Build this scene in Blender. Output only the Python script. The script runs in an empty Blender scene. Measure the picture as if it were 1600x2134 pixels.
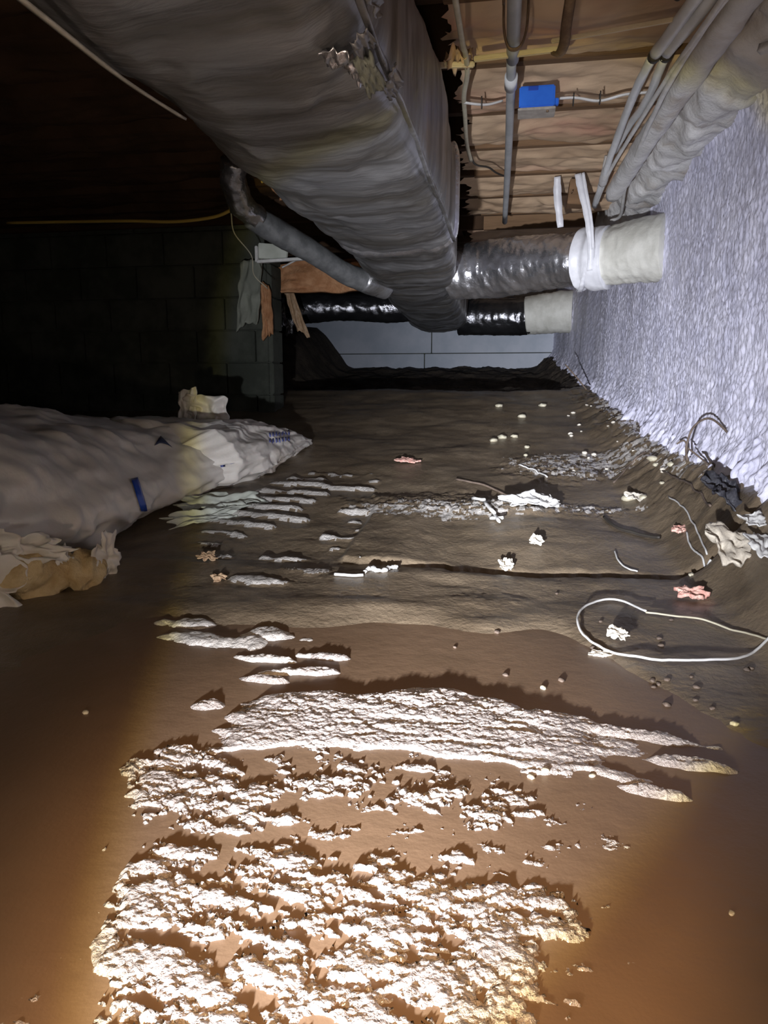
import bpy, bmesh, math, random
import numpy as np
from mathutils import Vector, Matrix
from mathutils.bvhtree import BVHTree
random.seed(7)
S = bpy.context.scene
col = S.collection
R = math.radians

# ------------------------------------------------------------------ camera
CAM = Vector((0, 0, .55))
cd = bpy.data.cameras.new('camera'); cam = bpy.data.objects.new('camera', cd); col.objects.link(cam)
cam.location = CAM; cam.rotation_euler = (R(90 - 10.09), 0, R(9.86))
cd.sensor_fit = 'VERTICAL'; cd.sensor_height = 36; cd.lens = 36 * 1500 / 2134; cd.clip_start = .02
S.camera = cam
# ------------------------------------------------------------------ world
w = bpy.data.worlds.new('world'); S.world = w; w.use_nodes = True
w.node_tree.nodes['Background'].inputs[0].default_value = (.9, .8, .7, 1)
w.node_tree.nodes['Background'].inputs[1].default_value = .004
# ------------------------------------------------------------------ exposure
S.view_settings.view_transform = 'Standard'; S.view_settings.look = 'None'
S.view_settings.exposure = 0.0; S.view_settings.gamma = 1; S.view_settings.use_curve_mapping = False
# ------------------------------------------------------------------ torch held low beside the camera
FLASH_POWER = 1500
def torch(name, loc, aim, power, stops, radius, half=85):
    l = bpy.data.lights.new(name, 'SPOT'); o = bpy.data.objects.new(name, l); col.objects.link(o)
    o.location = loc; o.rotation_euler = Vector(aim).to_track_quat('-Z', 'Y').to_euler()
    l.spot_size = R(2 * half); l.spot_blend = .1; l.energy = power; l.shadow_soft_size = radius
    l.use_nodes = True; nt = l.node_tree; N = nt.nodes; em = N['Emission']
    tc = N.new('ShaderNodeTexCoord'); sx = N.new('ShaderNodeSeparateXYZ'); nt.links.new(tc.outputs['Normal'], sx.inputs[0])
    ab = N.new('ShaderNodeMath'); ab.operation = 'ABSOLUTE'; nt.links.new(sx.outputs[2], ab.inputs[0])
    ac = N.new('ShaderNodeMath'); ac.operation = 'ARCCOSINE'; nt.links.new(ab.outputs[0], ac.inputs[0])
    dv = N.new('ShaderNodeMath'); dv.operation = 'DIVIDE'; nt.links.new(ac.outputs[0], dv.inputs[0]); dv.inputs[1].default_value = math.pi / 2
    cr = N.new('ShaderNodeValToRGB'); nt.links.new(dv.outputs[0], cr.inputs[0])
    e = cr.color_ramp.elements
    while len(e) > 1: e.remove(e[-1])
    for i, (deg, c, k) in enumerate(stops):
        x = e[0] if i == 0 else e.new(deg / 90)
        x.position = deg / 90; x.color = (c[0] * k, c[1] * k, c[2] * k, 1)
    nt.links.new(cr.outputs[0], em.inputs[0]); em.inputs[1].default_value = 1
    return o
WH = (.90, .93, 1.0); YE = (1, .88, .35); OR = (1, .58, .24); WM = (1, .80, .62)
torch('torch_light', (-.26, -.12, .20), (.088, .994, .067), FLASH_POWER,
      [(0, WH, 1), (8, WH, .62), (14, WH, .30), (20, WH, .155), (23.2, WH, .108), (24.4, YE, .080), (25.4, WM, .015), (28, WM, .014),
       (34, WM, .009), (50, WM, .003), (80, WM, .001)], .022)
pf = bpy.data.lights.new('phone_light', 'AREA'); pf.shape = 'DISK'; pf.size = .1; pf.energy = 2.5; pf.color = (1, .85, .7)
po = bpy.data.objects.new('phone_light', pf); col.objects.link(po); po.location = (-.05, -.06, .52)
po.rotation_euler = Vector((-.15, .98, .05)).to_track_quat('-Z', 'Y').to_euler()

torch('amber_lamp', (-.05, .0, .60), Vector((-.14, .70, 0)) - Vector((-.05, .0, .60)), 105,
      [(0, OR, .35), (14, OR, .30), (20, OR, .28), (23.5, OR, .13), (28, OR, .012), (60, OR, .0), (80, OR, 0)], .03)

# ================================================================== helpers
def smooth(a, b, x):
    t = np.clip((x - a) / (b - a), 0, 1); return t * t * (3 - 2 * t)
PERM = np.random.RandomState(3).permutation(512)
GR = np.random.RandomState(5).randn(512, 2); GR /= np.linalg.norm(GR, axis=1)[:, None]
def pn(x, y, s=0):
    x = np.asarray(x, float) + s * 17.31; y = np.asarray(y, float) + s * 9.77
    xi = np.floor(x).astype(int); yi = np.floor(y).astype(int); xf = x - xi; yf = y - yi
    u = xf ** 3 * (xf * (xf * 6 - 15) + 10); v = yf ** 3 * (yf * (yf * 6 - 15) + 10)
    def g(i, j):
        h = PERM[(PERM[(xi + i) & 511] + yi + j) & 511]; return GR[h, 0] * (xf - i) + GR[h, 1] * (yf - j)
    a = g(0, 0); b = g(1, 0); c = g(0, 1); d = g(1, 1)
    return 1.5 * ((a * (1 - u) + b * u) * (1 - v) + (c * (1 - u) + d * u) * v)
def fbm(x, y, o=4, s=0, p=.5):
    r = 0; k = 1; f = 1
    for i in range(o): r = r + k * pn(x * f, y * f, s + i * 3); k *= p; f *= 2.03
    return r
def ridged(x, y, o=3, s=0):
    r = 0; k = 1; f = 1
    for i in range(o): r = r + k * (1 - 2 * np.abs(pn(x * f, y * f, s + i * 3))); k *= .5; f *= 2.1
    return r
def mesh_np(name, co, faces, smooth_=True):
    me = bpy.data.meshes.new(name); co = np.asarray(co, np.float32).reshape(-1, 3); faces = np.asarray(faces, np.int32)
    me.vertices.add(len(co)); me.vertices.foreach_set('co', co.ravel())
    n = len(faces); k = faces.shape[1]
    me.loops.add(n * k); me.loops.foreach_set('vertex_index', faces.ravel())
    me.polygons.add(n); me.polygons.foreach_set('loop_start', np.arange(n, dtype=np.int32) * k)
    if smooth_: me.polygons.foreach_set('use_smooth', np.ones(n, bool))
    me.update(calc_edges=True); me.validate(); return me
def grid_faces(nu, nv, cu=False, flip=False):
    i = np.arange(nu if cu else nu - 1); j = np.arange(nv - 1); I, J = np.meshgrid(i, j, indexing='ij')
    I2 = (I + 1) % nu; a = I * nv + J; b = I2 * nv + J; c = I2 * nv + J + 1; d = I * nv + J + 1
    f = np.stack([a, b, c, d], -1).reshape(-1, 4)
    return f[:, ::-1] if flip else f
def link(name, me, m, parent=None, **tags):
    o = bpy.data.objects.new(name, me); col.objects.link(o)
    if m is not None and not me.materials: me.materials.append(m)
    if parent is not None: o.parent = parent
    for k, v in tags.items(): o[k] = v
    return o
def thing(name, label, cat, loc=(0, 0, 0), group=None):
    o = bpy.data.objects.new(name, None); col.objects.link(o); o.location = loc; o['label'] = label; o['category'] = cat
    o.empty_display_size = .05
    if group: o['group'] = group
    return o
def rebase(o, root):          # mesh is written in world coordinates: hang it under an Empty standing elsewhere
    o.matrix_parent_inverse = Matrix.Translation(root.location).inverted(); return o
def part(name, me, m, root, **t): return rebase(link(name, me, m, root, **t), root)
def catmull(P, n):
    P = [Vector(p) for p in P]; P = [P[0] * 2 - P[1]] + P + [P[-1] * 2 - P[-2]]; out = []
    for i in range(1, len(P) - 2):
        for k in range(n):
            t = k / n; a, b, c, d = P[i - 1:i + 3]
            out.append(.5 * ((2 * b) + (c - a) * t + (2 * a - 5 * b + 4 * c - d) * t * t + (3 * b - a - 3 * c + d) * t ** 3))
    out.append(P[-2]); return np.array(out)
def tube(P, rad, ns=12, n=8, disp=None, spline=True, flat=1.0, name='tube'):
    C = catmull(P, n) if spline else np.array([np.array(p, float) for p in P])
    T = np.gradient(C, axis=0); T /= np.linalg.norm(T, axis=1)[:, None] + 1e-9
    up = np.array([0, 0, 1.]) if abs(T[0][2]) < .9 else np.array([1., 0, 0])
    nrm = up - T[0] * (up @ T[0]); Ns = []
    for t in T:
        nrm = nrm - t * (nrm @ t); nrm /= np.linalg.norm(nrm); Ns.append(nrm.copy())
    Ns = np.array(Ns); B = np.cross(T, Ns); m = len(C); L = np.r_[0, np.cumsum(np.linalg.norm(np.diff(C, axis=0), axis=1))]
    a = np.linspace(0, 2 * np.pi, ns, endpoint=False); A, U = np.meshgrid(a, L)
    r = np.array([rad(x) for x in L / L[-1]])[:, None] * np.ones_like(A) if callable(rad) else np.full_like(A, rad)
    if disp is not None: r = r + disp(U, A)
    co = C[:, None] + Ns[:, None] * (np.cos(A) * r * flat)[..., None] + B[:, None] * (np.sin(A) * r)[..., None]
    co = co.reshape(-1, 3); i = np.arange(m - 1); j = np.arange(ns); I, J = np.meshgrid(i, j, indexing='ij'); J2 = (J + 1) % ns
    f = np.stack([I * ns + J, I * ns + J2, (I + 1) * ns + J2, (I + 1) * ns + J], -1).reshape(-1, 4)
    co = np.vstack([co, C[0], C[-1]]); k0 = m * ns
    cap = [[k0, (j + 1) % ns, j, j] for j in range(ns)] + [[k0 + 1, (m - 1) * ns + j, (m - 1) * ns + (j + 1) % ns, (m - 1) * ns + (j + 1) % ns] for j in range(ns)]
    me = bpy.data.meshes.new(name)
    me.from_pydata(co.tolist(), [], [tuple(int(v) for v in q) for q in f] + [tuple(int(v) for v in q[:3]) for q in cap])
    me.polygons.foreach_set('use_smooth', np.ones(len(me.polygons), bool)); me.update(); return me
def box(c, s, bevel=.002, rot=None, jitter=0, name='box', sub=0, dn=0):
    bm = bmesh.new(); bmesh.ops.create_cube(bm, size=1)
    for v in bm.verts: v.co = Vector((v.co.x * s[0], v.co.y * s[1], v.co.z * s[2]))
    if bevel: bmesh.ops.bevel(bm, geom=bm.edges[:] + bm.verts[:], offset=bevel, segments=2, affect='EDGES')
    if sub: bmesh.ops.subdivide_edges(bm, edges=bm.edges[:], cuts=sub, use_grid_fill=True)
    if dn:
        for v in bm.verts: v.co += Vector([random.uniform(-dn, dn) for _ in range(3)])
    M = Matrix.Translation(Vector(c)) @ (rot.to_4x4() if rot is not None else Matrix.Identity(4))
    bmesh.ops.transform(bm, matrix=M, verts=bm.verts); me = bpy.data.meshes.new(name); bm.to_mesh(me); bm.free(); return me
def join_mesh(ms, name='joined'):
    bm = bmesh.new()
    for m in ms: bm.from_mesh(m)
    me = bpy.data.meshes.new(name); bm.to_mesh(me); bm.free(); return me

# ------------------------------------------------------------------ materials
def mat(name, c1, c2=None, rough=.6, metal=0, sc=8, bump=0, bsc=60, stretch=(1, 1, 1), r2=None, coat=0, c3=None, sc3=2, spec=.5, th=(.35, .65), sheen=0, sss=0, th3=(.5, .75)):
    m = bpy.data.materials.new(name); m.use_nodes = True; nt = m.node_tree; N = nt.nodes; L = nt.links; b = N['Principled BSDF']
    b.inputs['Roughness'].default_value = rough; b.inputs['Metallic'].default_value = metal; b.inputs['Specular IOR Level'].default_value = spec
    b.inputs['Coat Weight'].default_value = coat; b.inputs['Coat Roughness'].default_value = .15
    if sss: b.inputs['Subsurface Weight'].default_value = sss; b.inputs['Subsurface Scale'].default_value = .01
    tc = N.new('ShaderNodeTexCoord'); mp = N.new('ShaderNodeMapping'); mp.inputs['Scale'].default_value = stretch; L.new(tc.outputs['Object'], mp.inputs[0])
    def noise(s, d=4, rg=.6):
        n = N.new('ShaderNodeTexNoise'); n.inputs['Scale'].default_value = s; n.inputs['Detail'].default_value = d; n.inputs['Roughness'].default_value = rg
        L.new(mp.outputs[0], n.inputs['Vector']); return n
    def mixc(f, a, c):
        x = N.new('ShaderNodeMix'); x.data_type = 'RGBA'; L.new(f, x.inputs[0])
        for i, v in ((6, a), (7, c)):
            if isinstance(v, tuple): x.inputs[i].default_value = (*v, 1)
            else: L.new(v, x.inputs[i])
        return x.outputs[2]
    def ramp(src, a, c):
        r = N.new('ShaderNodeMapRange'); r.interpolation_type = 'SMOOTHSTEP'; r.inputs[1].default_value = a; r.inputs[2].default_value = c; L.new(src, r.inputs[0]); return r.outputs[0]
    if c2 is None: b.inputs['Base Color'].default_value = (*c1, 1)
    else:
        n1 = noise(sc); f = ramp(n1.outputs[0], *th); c = mixc(f, c1, c2)
        if c3 is not None:
            n3 = noise(sc3, 3); c = mixc(ramp(n3.outputs[0], *th3), c, c3)
        L.new(c, b.inputs['Base Color'])
    if r2 is not None:
        n2 = noise(sc * .7, 5); q = N.new('ShaderNodeMapRange'); q.inputs[1].default_value = .35; q.inputs[2].default_value = .65
        q.inputs[3].default_value = rough; q.inputs[4].default_value = r2; L.new(n2.outputs[0], q.inputs[0]); L.new(q.outputs[0], b.inputs['Roughness'])
    if bump:
        nb = noise(bsc, 5); bu = N.new('ShaderNodeBump'); bu.inputs['Strength'].default_value = 1; bu.inputs['Distance'].default_value = bump
        L.new(nb.outputs[0], bu.inputs['Height']); L.new(bu.outputs[0], b.inputs['Normal'])
    return m
M = {}
M['mud'] = mat('mud', (.140, .104, .068), (.200, .152, .102), rough=.30, r2=.5, sc=5, bump=.003, bsc=80, c3=(.10, .074, .048), sc3=9, spec=.5, th3=(.55, .8))
M['silt'] = mat('wet_silt', (.38, .325, .295), (.50, .44, .41), rough=.16, r2=.34, sc=14, bump=.010, bsc=140, spec=1.0, coat=1)
M['glintsilt'] = mat('glint_silt', (.55, .51, .47), (.68, .64, .60), rough=.16, r2=.3, sc=14, bump=.006, bsc=120, spec=1.0, coat=1)  # silt copy lightened, so highlights on the mud sit in its colour
M['water'] = mat('muddy_water', (.175, .112, .068), (.205, .134, .084), rough=.34, sc=2.5, bump=.0012, bsc=30, spec=.22, c3=(.155, .100, .060), sc3=5)
M['darkmud'] = mat('dark_mud', (.05, .04, .033), (.085, .068, .052), rough=.9, sc=7, bump=.01, bsc=40, spec=.15)  # darker mud from the crest back to the berm
M['foamwall'] = mat('spray_foam', (.68, .675, .84), (.78, .77, .92), rough=.42, r2=.6, sc=6, bump=.0015, bsc=150, spec=.4)
M['foamrim'] = mat('rim_foam', (.58, .57, .56), (.70, .69, .69), rough=.6, sc=9, bump=.004, bsc=60, c3=(.42, .36, .30), sc3=5)
M['wallgrey'] = mat('painted_panel', (.34, .38, .45), (.42, .45, .52), rough=.6, sc=3, bump=.001, bsc=60)
M['blockdark'] = mat('dark_block', (.045, .05, .04), (.08, .085, .07), rough=.9, sc=5, bump=.004, bsc=80, spec=.2)  # very dark grey-green, mottled
M['foil'] = mat('dusty_foil', (.17, .16, .15), (.36, .36, .375), rough=.30, r2=.50, metal=.65, sc=2.2, bump=.006, bsc=5, c3=(.24, .22, .20), sc3=1.6, stretch=(1, 4.5, 1.5))
M['foilshiny'] = mat('bright_foil', (.55, .55, .59), (.78, .78, .82), rough=.20, r2=.36, metal=.93, sc=5, bump=.006, bsc=22)
M['foilblack'] = mat('dark_foil', (.10, .10, .11), (.16, .16, .17), rough=.15, r2=.26, metal=.9, sc=6, bump=.005, bsc=24)
M['flexgrey'] = mat('grey_flex_jacket', (.16, .165, .17), (.26, .265, .27), rough=.45, metal=.3, sc=14, bump=.002, bsc=50)
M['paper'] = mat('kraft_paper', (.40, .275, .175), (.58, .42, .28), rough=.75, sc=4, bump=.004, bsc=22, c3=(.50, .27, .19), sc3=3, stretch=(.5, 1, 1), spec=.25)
M['darkpaper_shade'] = mat('dark_facing_shade', (.045, .025, .014), (.075, .042, .024), rough=.85, sc=4, bump=.004, bsc=22, spec=.15)  # dark facing on the left; also paints shade on deck and joists
M['wood'] = mat('joist_wood', (.13, .075, .04), (.22, .13, .07), rough=.8, sc=5, bump=.002, bsc=60, stretch=(.3, 3, 3), spec=.2)
M['lath'] = mat('pale_lath', (.50, .40, .26), (.64, .54, .38), rough=.7, sc=9, bump=.001, bsc=80, stretch=(.4, 3, 3))
M['greylath'] = mat('grey_lath', (.34, .32, .27), (.46, .43, .37), rough=.75, sc=12, bump=.001, bsc=90)
M['pvc'] = mat('grey_conduit', (.33, .34, .35), (.42, .43, .44), rough=.45, sc=10)
M['pvcw'] = mat('white_conduit', (.58, .59, .60), (.70, .71, .72), rough=.4, sc=10)
M['cablew'] = mat('white_cable', (.55, .54, .52), (.68, .67, .66), rough=.5, sc=20)
M['cabley'] = mat('yellow_cable', (.60, .42, .10), rough=.5)
M['cableb'] = mat('dark_cable', (.03, .025, .02), rough=.6)
M['cableo'] = mat('sheathed_cable', (.42, .38, .28), (.52, .48, .36), rough=.5, sc=20)
M['blue'] = mat('blue_plastic', (.02, .13, .62), (.03, .17, .72), rough=.4, sc=12)
M['dust'] = mat('dusty_cover', (.30, .27, .24), (.40, .36, .32), rough=.8, sc=30)
M['rust'] = mat('rusty_metal', (.14, .09, .06), (.24, .16, .10), rough=.7, metal=.4, sc=30)
M['bag'] = mat('white_poly_bag', (.62, .57, .52), (.72, .68, .63), rough=.38, r2=.55, sc=4, bump=.003, bsc=18, c3=(.52, .43, .34), sc3=2, th3=(.55, .75), sss=.1)
M['fibre'] = mat('yellow_fibreglass', (.48, .34, .17), (.64, .50, .29), rough=.95, sc=14, bump=.01, bsc=50, spec=.1)
M['fibreo'] = mat('orange_fibreglass', (.40, .19, .09), (.55, .30, .16), rough=.95, sc=12, bump=.01, bsc=50, spec=.1)
M['fibrep'] = mat('pink_fibreglass', (.72, .36, .30), (.85, .55, .46), rough=.95, sc=60, bump=.004, bsc=150, spec=.1)
M['tape'] = mat('blue_tape', (.02, .07, .40), rough=.3)
M['ink'] = mat('blue_ink', (.10, .12, .34), (.16, .18, .42), rough=.45, sc=90)
M['inkd'] = mat('dark_ink', (.04, .05, .10), rough=.45)
M['boot'] = mat('sprayed_fabric', (.50, .49, .44), (.60, .59, .54), rough=.6, sc=9, bump=.003, bsc=40)
M['strap'] = mat('white_strap', (.62, .62, .66), (.72, .72, .76), rough=.4, sc=20)
M['chip'] = mat('pale_chip', (.55, .50, .42), (.72, .67, .58), rough=.5, sc=50, bump=.002, bsc=150)
M['plaster'] = mat('dirty_plaster', (.50, .44, .36), (.60, .54, .45), rough=.7, sc=25, bump=.002, bsc=120)
M['black'] = mat('black_plastic', (.035, .035, .045), (.07, .07, .08), rough=.35, sc=30, bump=.004, bsc=60)
M['root'] = mat('thin_root', (.09, .065, .05), (.15, .11, .085), rough=.7, sc=40)
M['leaf'] = mat('dry_leaf', (.38, .24, .14), (.48, .33, .20), rough=.6, sc=40)
M['stone'] = mat('pale_stone', (.42, .38, .28), (.58, .54, .42), rough=.4, sc=30, bump=.002, bsc=90)
M['facing'] = mat('grey_green_facing', (.20, .21, .17), (.27, .28, .23), rough=.8, sc=8, bump=.002, bsc=60)
M['gyp'] = mat('board_offcut', (.42, .44, .38), (.52, .54, .48), rough=.7, sc=10)

# ================================================================== FLOOR
def wallx(y): return .80 - .044 * np.asarray(y, float)
def spot(x, y, cx, cy, rx, ry, a=0, s=.35, ns=11, wob=.28):
    ca, sa = math.cos(R(a)), math.sin(R(a)); dx, dy = x - cx, y - cy
    u = (dx * ca + dy * sa) / rx; v = (-dx * sa + dy * ca) / ry
    d = np.sqrt(u * u + v * v) + wob * fbm(x * 14, y * 14, 3, ns)
    return 1 - smooth(1 - s, 1 + s, d)
def floor_base(x, y):
    z = np.interp(y, [-2, 0, 1.2, 2, 3, 4, 4.8, 5.3, 5.8, 6.4, 7.2, 8.0, 9.5], [0, 0, .0, .02, .15, .285, .42, .50, .50, .46, .60, .70, .8])
    zw = np.interp(y, [-1, 0, 1.0, 2.05, 3.07, 4.8, 7.95, 9], [.02, .05, .16, .275, .29, .46, .80, .9])
    t = smooth(.27, 0, wallx(y) - x); t = t ** 1.2
    z = z + (np.maximum(zw - z, 0)) * t
    z = z + .46 * smooth(-1.78, -2.25, x) * smooth(6.2, 7.2, y)  # mound added on the left to stand for the bag's dark shadow
    return z
def floor_z(x, y, fine=True):
    z = floor_base(x, y)
    far = smooth(4.9, 6.3, y)
    z = z + .012 * fbm(x * 1.6, y * 2.2, 3, 1) + .03 * far * fbm(x * 4, y * 4, 4, 31)
    if not fine: return z
    # gentle mud relief everywhere, drawn out across the space
    z = z + .0020 * fbm(x * 10, y * 14, 4, 2)
    z = z + .0010 * smooth(.5, 2, y) * ridged(x * 30, y * 60, 2, 4) * smooth(-.1, .4, fbm(x * 3, y * 3, 2, 9))
    # foreground: silt banks that stand out of shallow muddy water
    pe = 1.50 + .10 * fbm(x * 3, x * 0 + 7, 2, 53) - .45 * smooth(.1, .45, x)
    z = z + .014 * smooth(.9, 1.2, y) * smooth(2.1, 1.9, y)
    pool = smooth(pe + .12, pe - .12, y) * smooth(.62, .42, x + .05 * fbm(y * 6, x * 3, 2, 54)) * smooth(-1.0, -.72, x)
    z = z - .034 * pool
    zpre = z.copy()
    rough = np.zeros_like(z)
    dn = np.full_like(z, -.2)
    for a in ((-.44, .86, .085, .10, 20, .3, .34), (-.14, .875, .19, .030, 0, .5, .02), (-.36, .80, .10, .05, 0, .4, .26),
              (-.02, .84, .05, .03, 0, .4, .16), (-.20, .69, .26, .045, 0, .4, .12), (-.30, .55, .18, .12, 0, .4, .13), (-.06, .58, .12, .13, 0, .35, .42), (-.38, .64, .06, .06, 25, .4, .34),
              (.0, .67, .09, .05, 0, .35, .30), (-.27, .52, .15, .035, -22, .4, .50), (.06, .69, .04, .03, 0, .4, .1)):
        m_ = spot(x, y, *a[:5], s=a[5]); rough = np.maximum(rough, m_); dn = np.maximum(dn, m_ * (a[6] + .2) - .2)
    rough = rough * smooth(-.36 - .45 * (y - .49), -.33 - .45 * (y - .49), x + .03 * fbm(x * 30, y * 30, 2, 23))
    fine = .0015 * fbm(x * 70, y * 90, 3, 25) + .0012 * ridged(x * 110, y * 80, 2, 26)
    isl = dn - .10 + rough * (1.05 * fbm(x * 19, y * 30, 6, 21, .72)) - .30 * (1 - rough)
    up = LEVEL + .0060 * smooth(-.15, .06, isl) - .0035 + .004 * smooth(.1, .9, isl) * smooth(1.3, .9, y) + smooth(-.05, .2, isl) * fine
    z = np.where(isl > -.15, np.maximum(z, up), z)
    # the long bank with its wet face towards the viewer
    wob = .016 * fbm(x * 9, y * 0 + 3, 4, 14)
    yc = .985 + wob - .55 * (x + .14) ** 2 + .02 * smooth(-.1, .2, x)
    side = .05 * fbm(y * 20, x * 5, 2, 17)
    band = smooth(-.48, -.34, x + side) * smooth(.24, .02, x + side)
    top_y = 1.22 + .03 * fbm(x * 8, y * 5, 3, 18) - .25 * np.abs(x + .12)
    bf = np.minimum(band, smooth(yc - .008, yc + .010, y) * smooth(top_y + .02, top_y - .04, y)) + .40 * fbm(x * 16, y * 26, 6, 20, .72) * band * smooth(1.22, 1.15, y + .25 * np.abs(x + .12)) - .25 * smooth(1.13, 1.2, y + .2 * np.abs(x + .12)) - .1
    gap = smooth(.18, .36, fbm(x * 6, y * 26, 3, 19) * smooth(-.35, -.1, x))
    ub = LEVEL + .0075 * smooth(-.1, .4, bf) - .003 + np.clip(bf, 0, 1) * (.060 * np.clip(y - yc, 0, .2) - .004 * gap + 1.2 * fine)
    z = np.where(bf > -.05, np.maximum(z, ub), z)
    for (cx0, cy0, rx, ry, an) in ((.215, 1.095, .12, .014, -11), (.26, 1.02, .05, .012, -5), (.10, 1.12, .06, .008, 0), (.22, .93, .045, .010, -12), (-.50, 1.08, .03, .02, 0), (-.36, 1.25, .06, .014, 10),
                                   (-.47, 1.30, .05, .014, 0), (-.42, 1.20, .04, .010, 0), (-.35, 1.33, .05, .012, 0)):
        b0 = spot(x, y, cx0, cy0, rx, ry, an, .5, wob=.6); z = np.where(b0 > .02, np.maximum(z, LEVEL + .010 * b0 - .003 + b0 * 1.3 * fine), z)
    for k0, (cx0, cy0, rx) in enumerate(((-.70, 1.67, .13), (-.56, 1.68, .04), (-.69, 1.56, .10), (-.70, 1.47, .06), (-.60, 1.38, .11), (-.50, 1.43, .05), (-.66, 1.80, .09), (-.56, 1.90, .10))):
        b0 = spot(x, y, cx0, cy0, rx, .028, -6, .5, ns=60 + k0, wob=.7); z = np.where(b0 > .02, np.maximum(z, floor_base(x, y) * (y > 1.75) + LEVEL + .012 * b0 - .003 + b0 * fine), z)
    # streaks further back on the left: low steps that face the torch
    m2 = 0 * spot(x, y, -.56, 1.45, .15, .34, -28, .3, wob=.35); ph = y / .125 + .35 * fbm(x * 4, y * 3, 2, 33); saw = (ph - np.floor(ph))
    z = z + m2 * (.030 * smooth(0, .16, saw) * smooth(.7, .25, saw) * smooth(-.3, .2, fbm(x * 9, y * 5, 2, 34) + .1) + .003 * ridged(x * 18, y * 30, 2, 35))
    m3 = spot(x, y, -.74, 2.55, .27, .55, 0, .25, wob=.2) * smooth(-.46, -.50, x + .07 * (y - 2.2)); ph = y / .105 + .30 * fbm(x * 4, y * 2, 3, 37); saw = ph - np.floor(ph)
    z = z + m3 * (.0150 * smooth(0, .18, saw) * smooth(.42, .2, saw) * smooth(-.12, .02, pn(x * 5, np.floor(ph) * 3.7, 5) + .04) + .0014 * fbm(x * 30, y * 60, 2, 39))
    global ADD; ADD = z - zpre
    # shallow shelf whose front edge leaves a dark groove
    yl = 2.02 + .022 * fbm(x * 7, x * 0, 4, 41, .6)
    sh = smooth(-.50, -.47, x)
    z = z + sh * .018 * smooth(-.2, -.34, x) * smooth(yl, yl + .02, y) * smooth(2.75, 2.45, y)
    z = z - smooth(-.33, -.20, x) * .030 * np.exp(-((y - yl) / .020) ** 2) + smooth(-.3, -.1, x) * .004 * np.exp(-((y - yl + .07) / .05) ** 2)
    m4 = spot(x, y, -.22, 2.62, .33, .16, 0, .4); z = z + m4 * (.012 * smooth(2.45, 2.62, y) + .0035 * ridged(x * 28, y * 34, 2, 43))
    m5 = np.maximum(spot(x, y, .28, 3.25, .30, .22, 0, .5), spot(x, y, .05, 2.62, .45, .07, 0, .5)); z = z + m5 * .007 * ridged(x * 20, y * 26, 3, 45)
    m6 = smooth(.30, .05, wallx(y) - x) * smooth(1.8, 2.6, y); z = z + m6 * .012 * ridged(x * 12, y * 12, 3, 47)
    return z
LEVEL = .0095
ys = np.concatenate([np.linspace(-.9, .42, 60), np.linspace(.425, 1.30, 460), 1.30 * np.exp(np.linspace(.0028, math.log(9.0 / 1.3), 430))])
xs = np.concatenate([np.linspace(-5, -1.3, 70), np.linspace(-1.29, -.62, 90), np.linspace(-.615, .42, 480), np.linspace(.424, 1.05, 110)])
X, Y = np.meshgrid(xs, ys, indexing='ij')
Z = floor_z(X, Y)
FLOOR_ME = mesh_np('floor', np.stack([X, Y, Z], -1), grid_faces(len(xs), len(ys)))
floor = link('floor', FLOOR_ME, M['mud'], kind='structure')
FLOOR_ME.materials.append(M['darkmud'])
cy = (Y[:-1, :-1] + Y[1:, 1:]) / 2; cx_ = (X[:-1, :-1] + X[1:, 1:]) / 2
ac = (ADD[:-1, :-1] + ADD[1:, 1:]) / 2
FLOOR_ME.materials.append(M['silt']); FLOOR_ME.materials.append(M['glintsilt'])
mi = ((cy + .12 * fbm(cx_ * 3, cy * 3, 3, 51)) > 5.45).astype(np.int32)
mi[(ac > .0075) & (cy < 2.0)] = 2
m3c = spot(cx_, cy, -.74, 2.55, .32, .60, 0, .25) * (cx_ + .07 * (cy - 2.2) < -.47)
mi[(m3c > .2) & (ac > .0035) & (cy >= 2.0)] = 3  # bright streaks painted with the lightened silt
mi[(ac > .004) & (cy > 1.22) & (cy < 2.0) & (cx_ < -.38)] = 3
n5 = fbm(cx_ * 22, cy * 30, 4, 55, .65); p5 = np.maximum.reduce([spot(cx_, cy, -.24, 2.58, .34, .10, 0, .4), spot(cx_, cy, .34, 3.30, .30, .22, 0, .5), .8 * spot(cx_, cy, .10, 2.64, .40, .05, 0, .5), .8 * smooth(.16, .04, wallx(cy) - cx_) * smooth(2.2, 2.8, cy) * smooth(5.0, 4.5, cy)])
mi[(p5 * (.55 + n5) > .42) & (cy < 5)] = 3  # sheen patches painted with the lightened silt
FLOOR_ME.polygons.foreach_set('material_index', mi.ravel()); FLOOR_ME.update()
wxs = np.linspace(-1.15, .66, 60); wys = np.linspace(-.85, 1.86, 60); WXX, WYY = np.meshgrid(wxs, wys, indexing='ij')
wt = link('muddy_water', mesh_np('muddy_water', np.stack([WXX, WYY, np.full_like(WXX, LEVEL)], -1), grid_faces(60, 60)), M['water'], kind='stuff')
wt['label'] = 'shallow opaque brown water standing between the silt banks in the foreground'; wt['category'] = 'water'
class GB:                                                  # quick look-up of ground height
    @staticmethod
    def z(x, y): return float(floor_z(np.array([x], float), np.array([y], float))[0])

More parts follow.
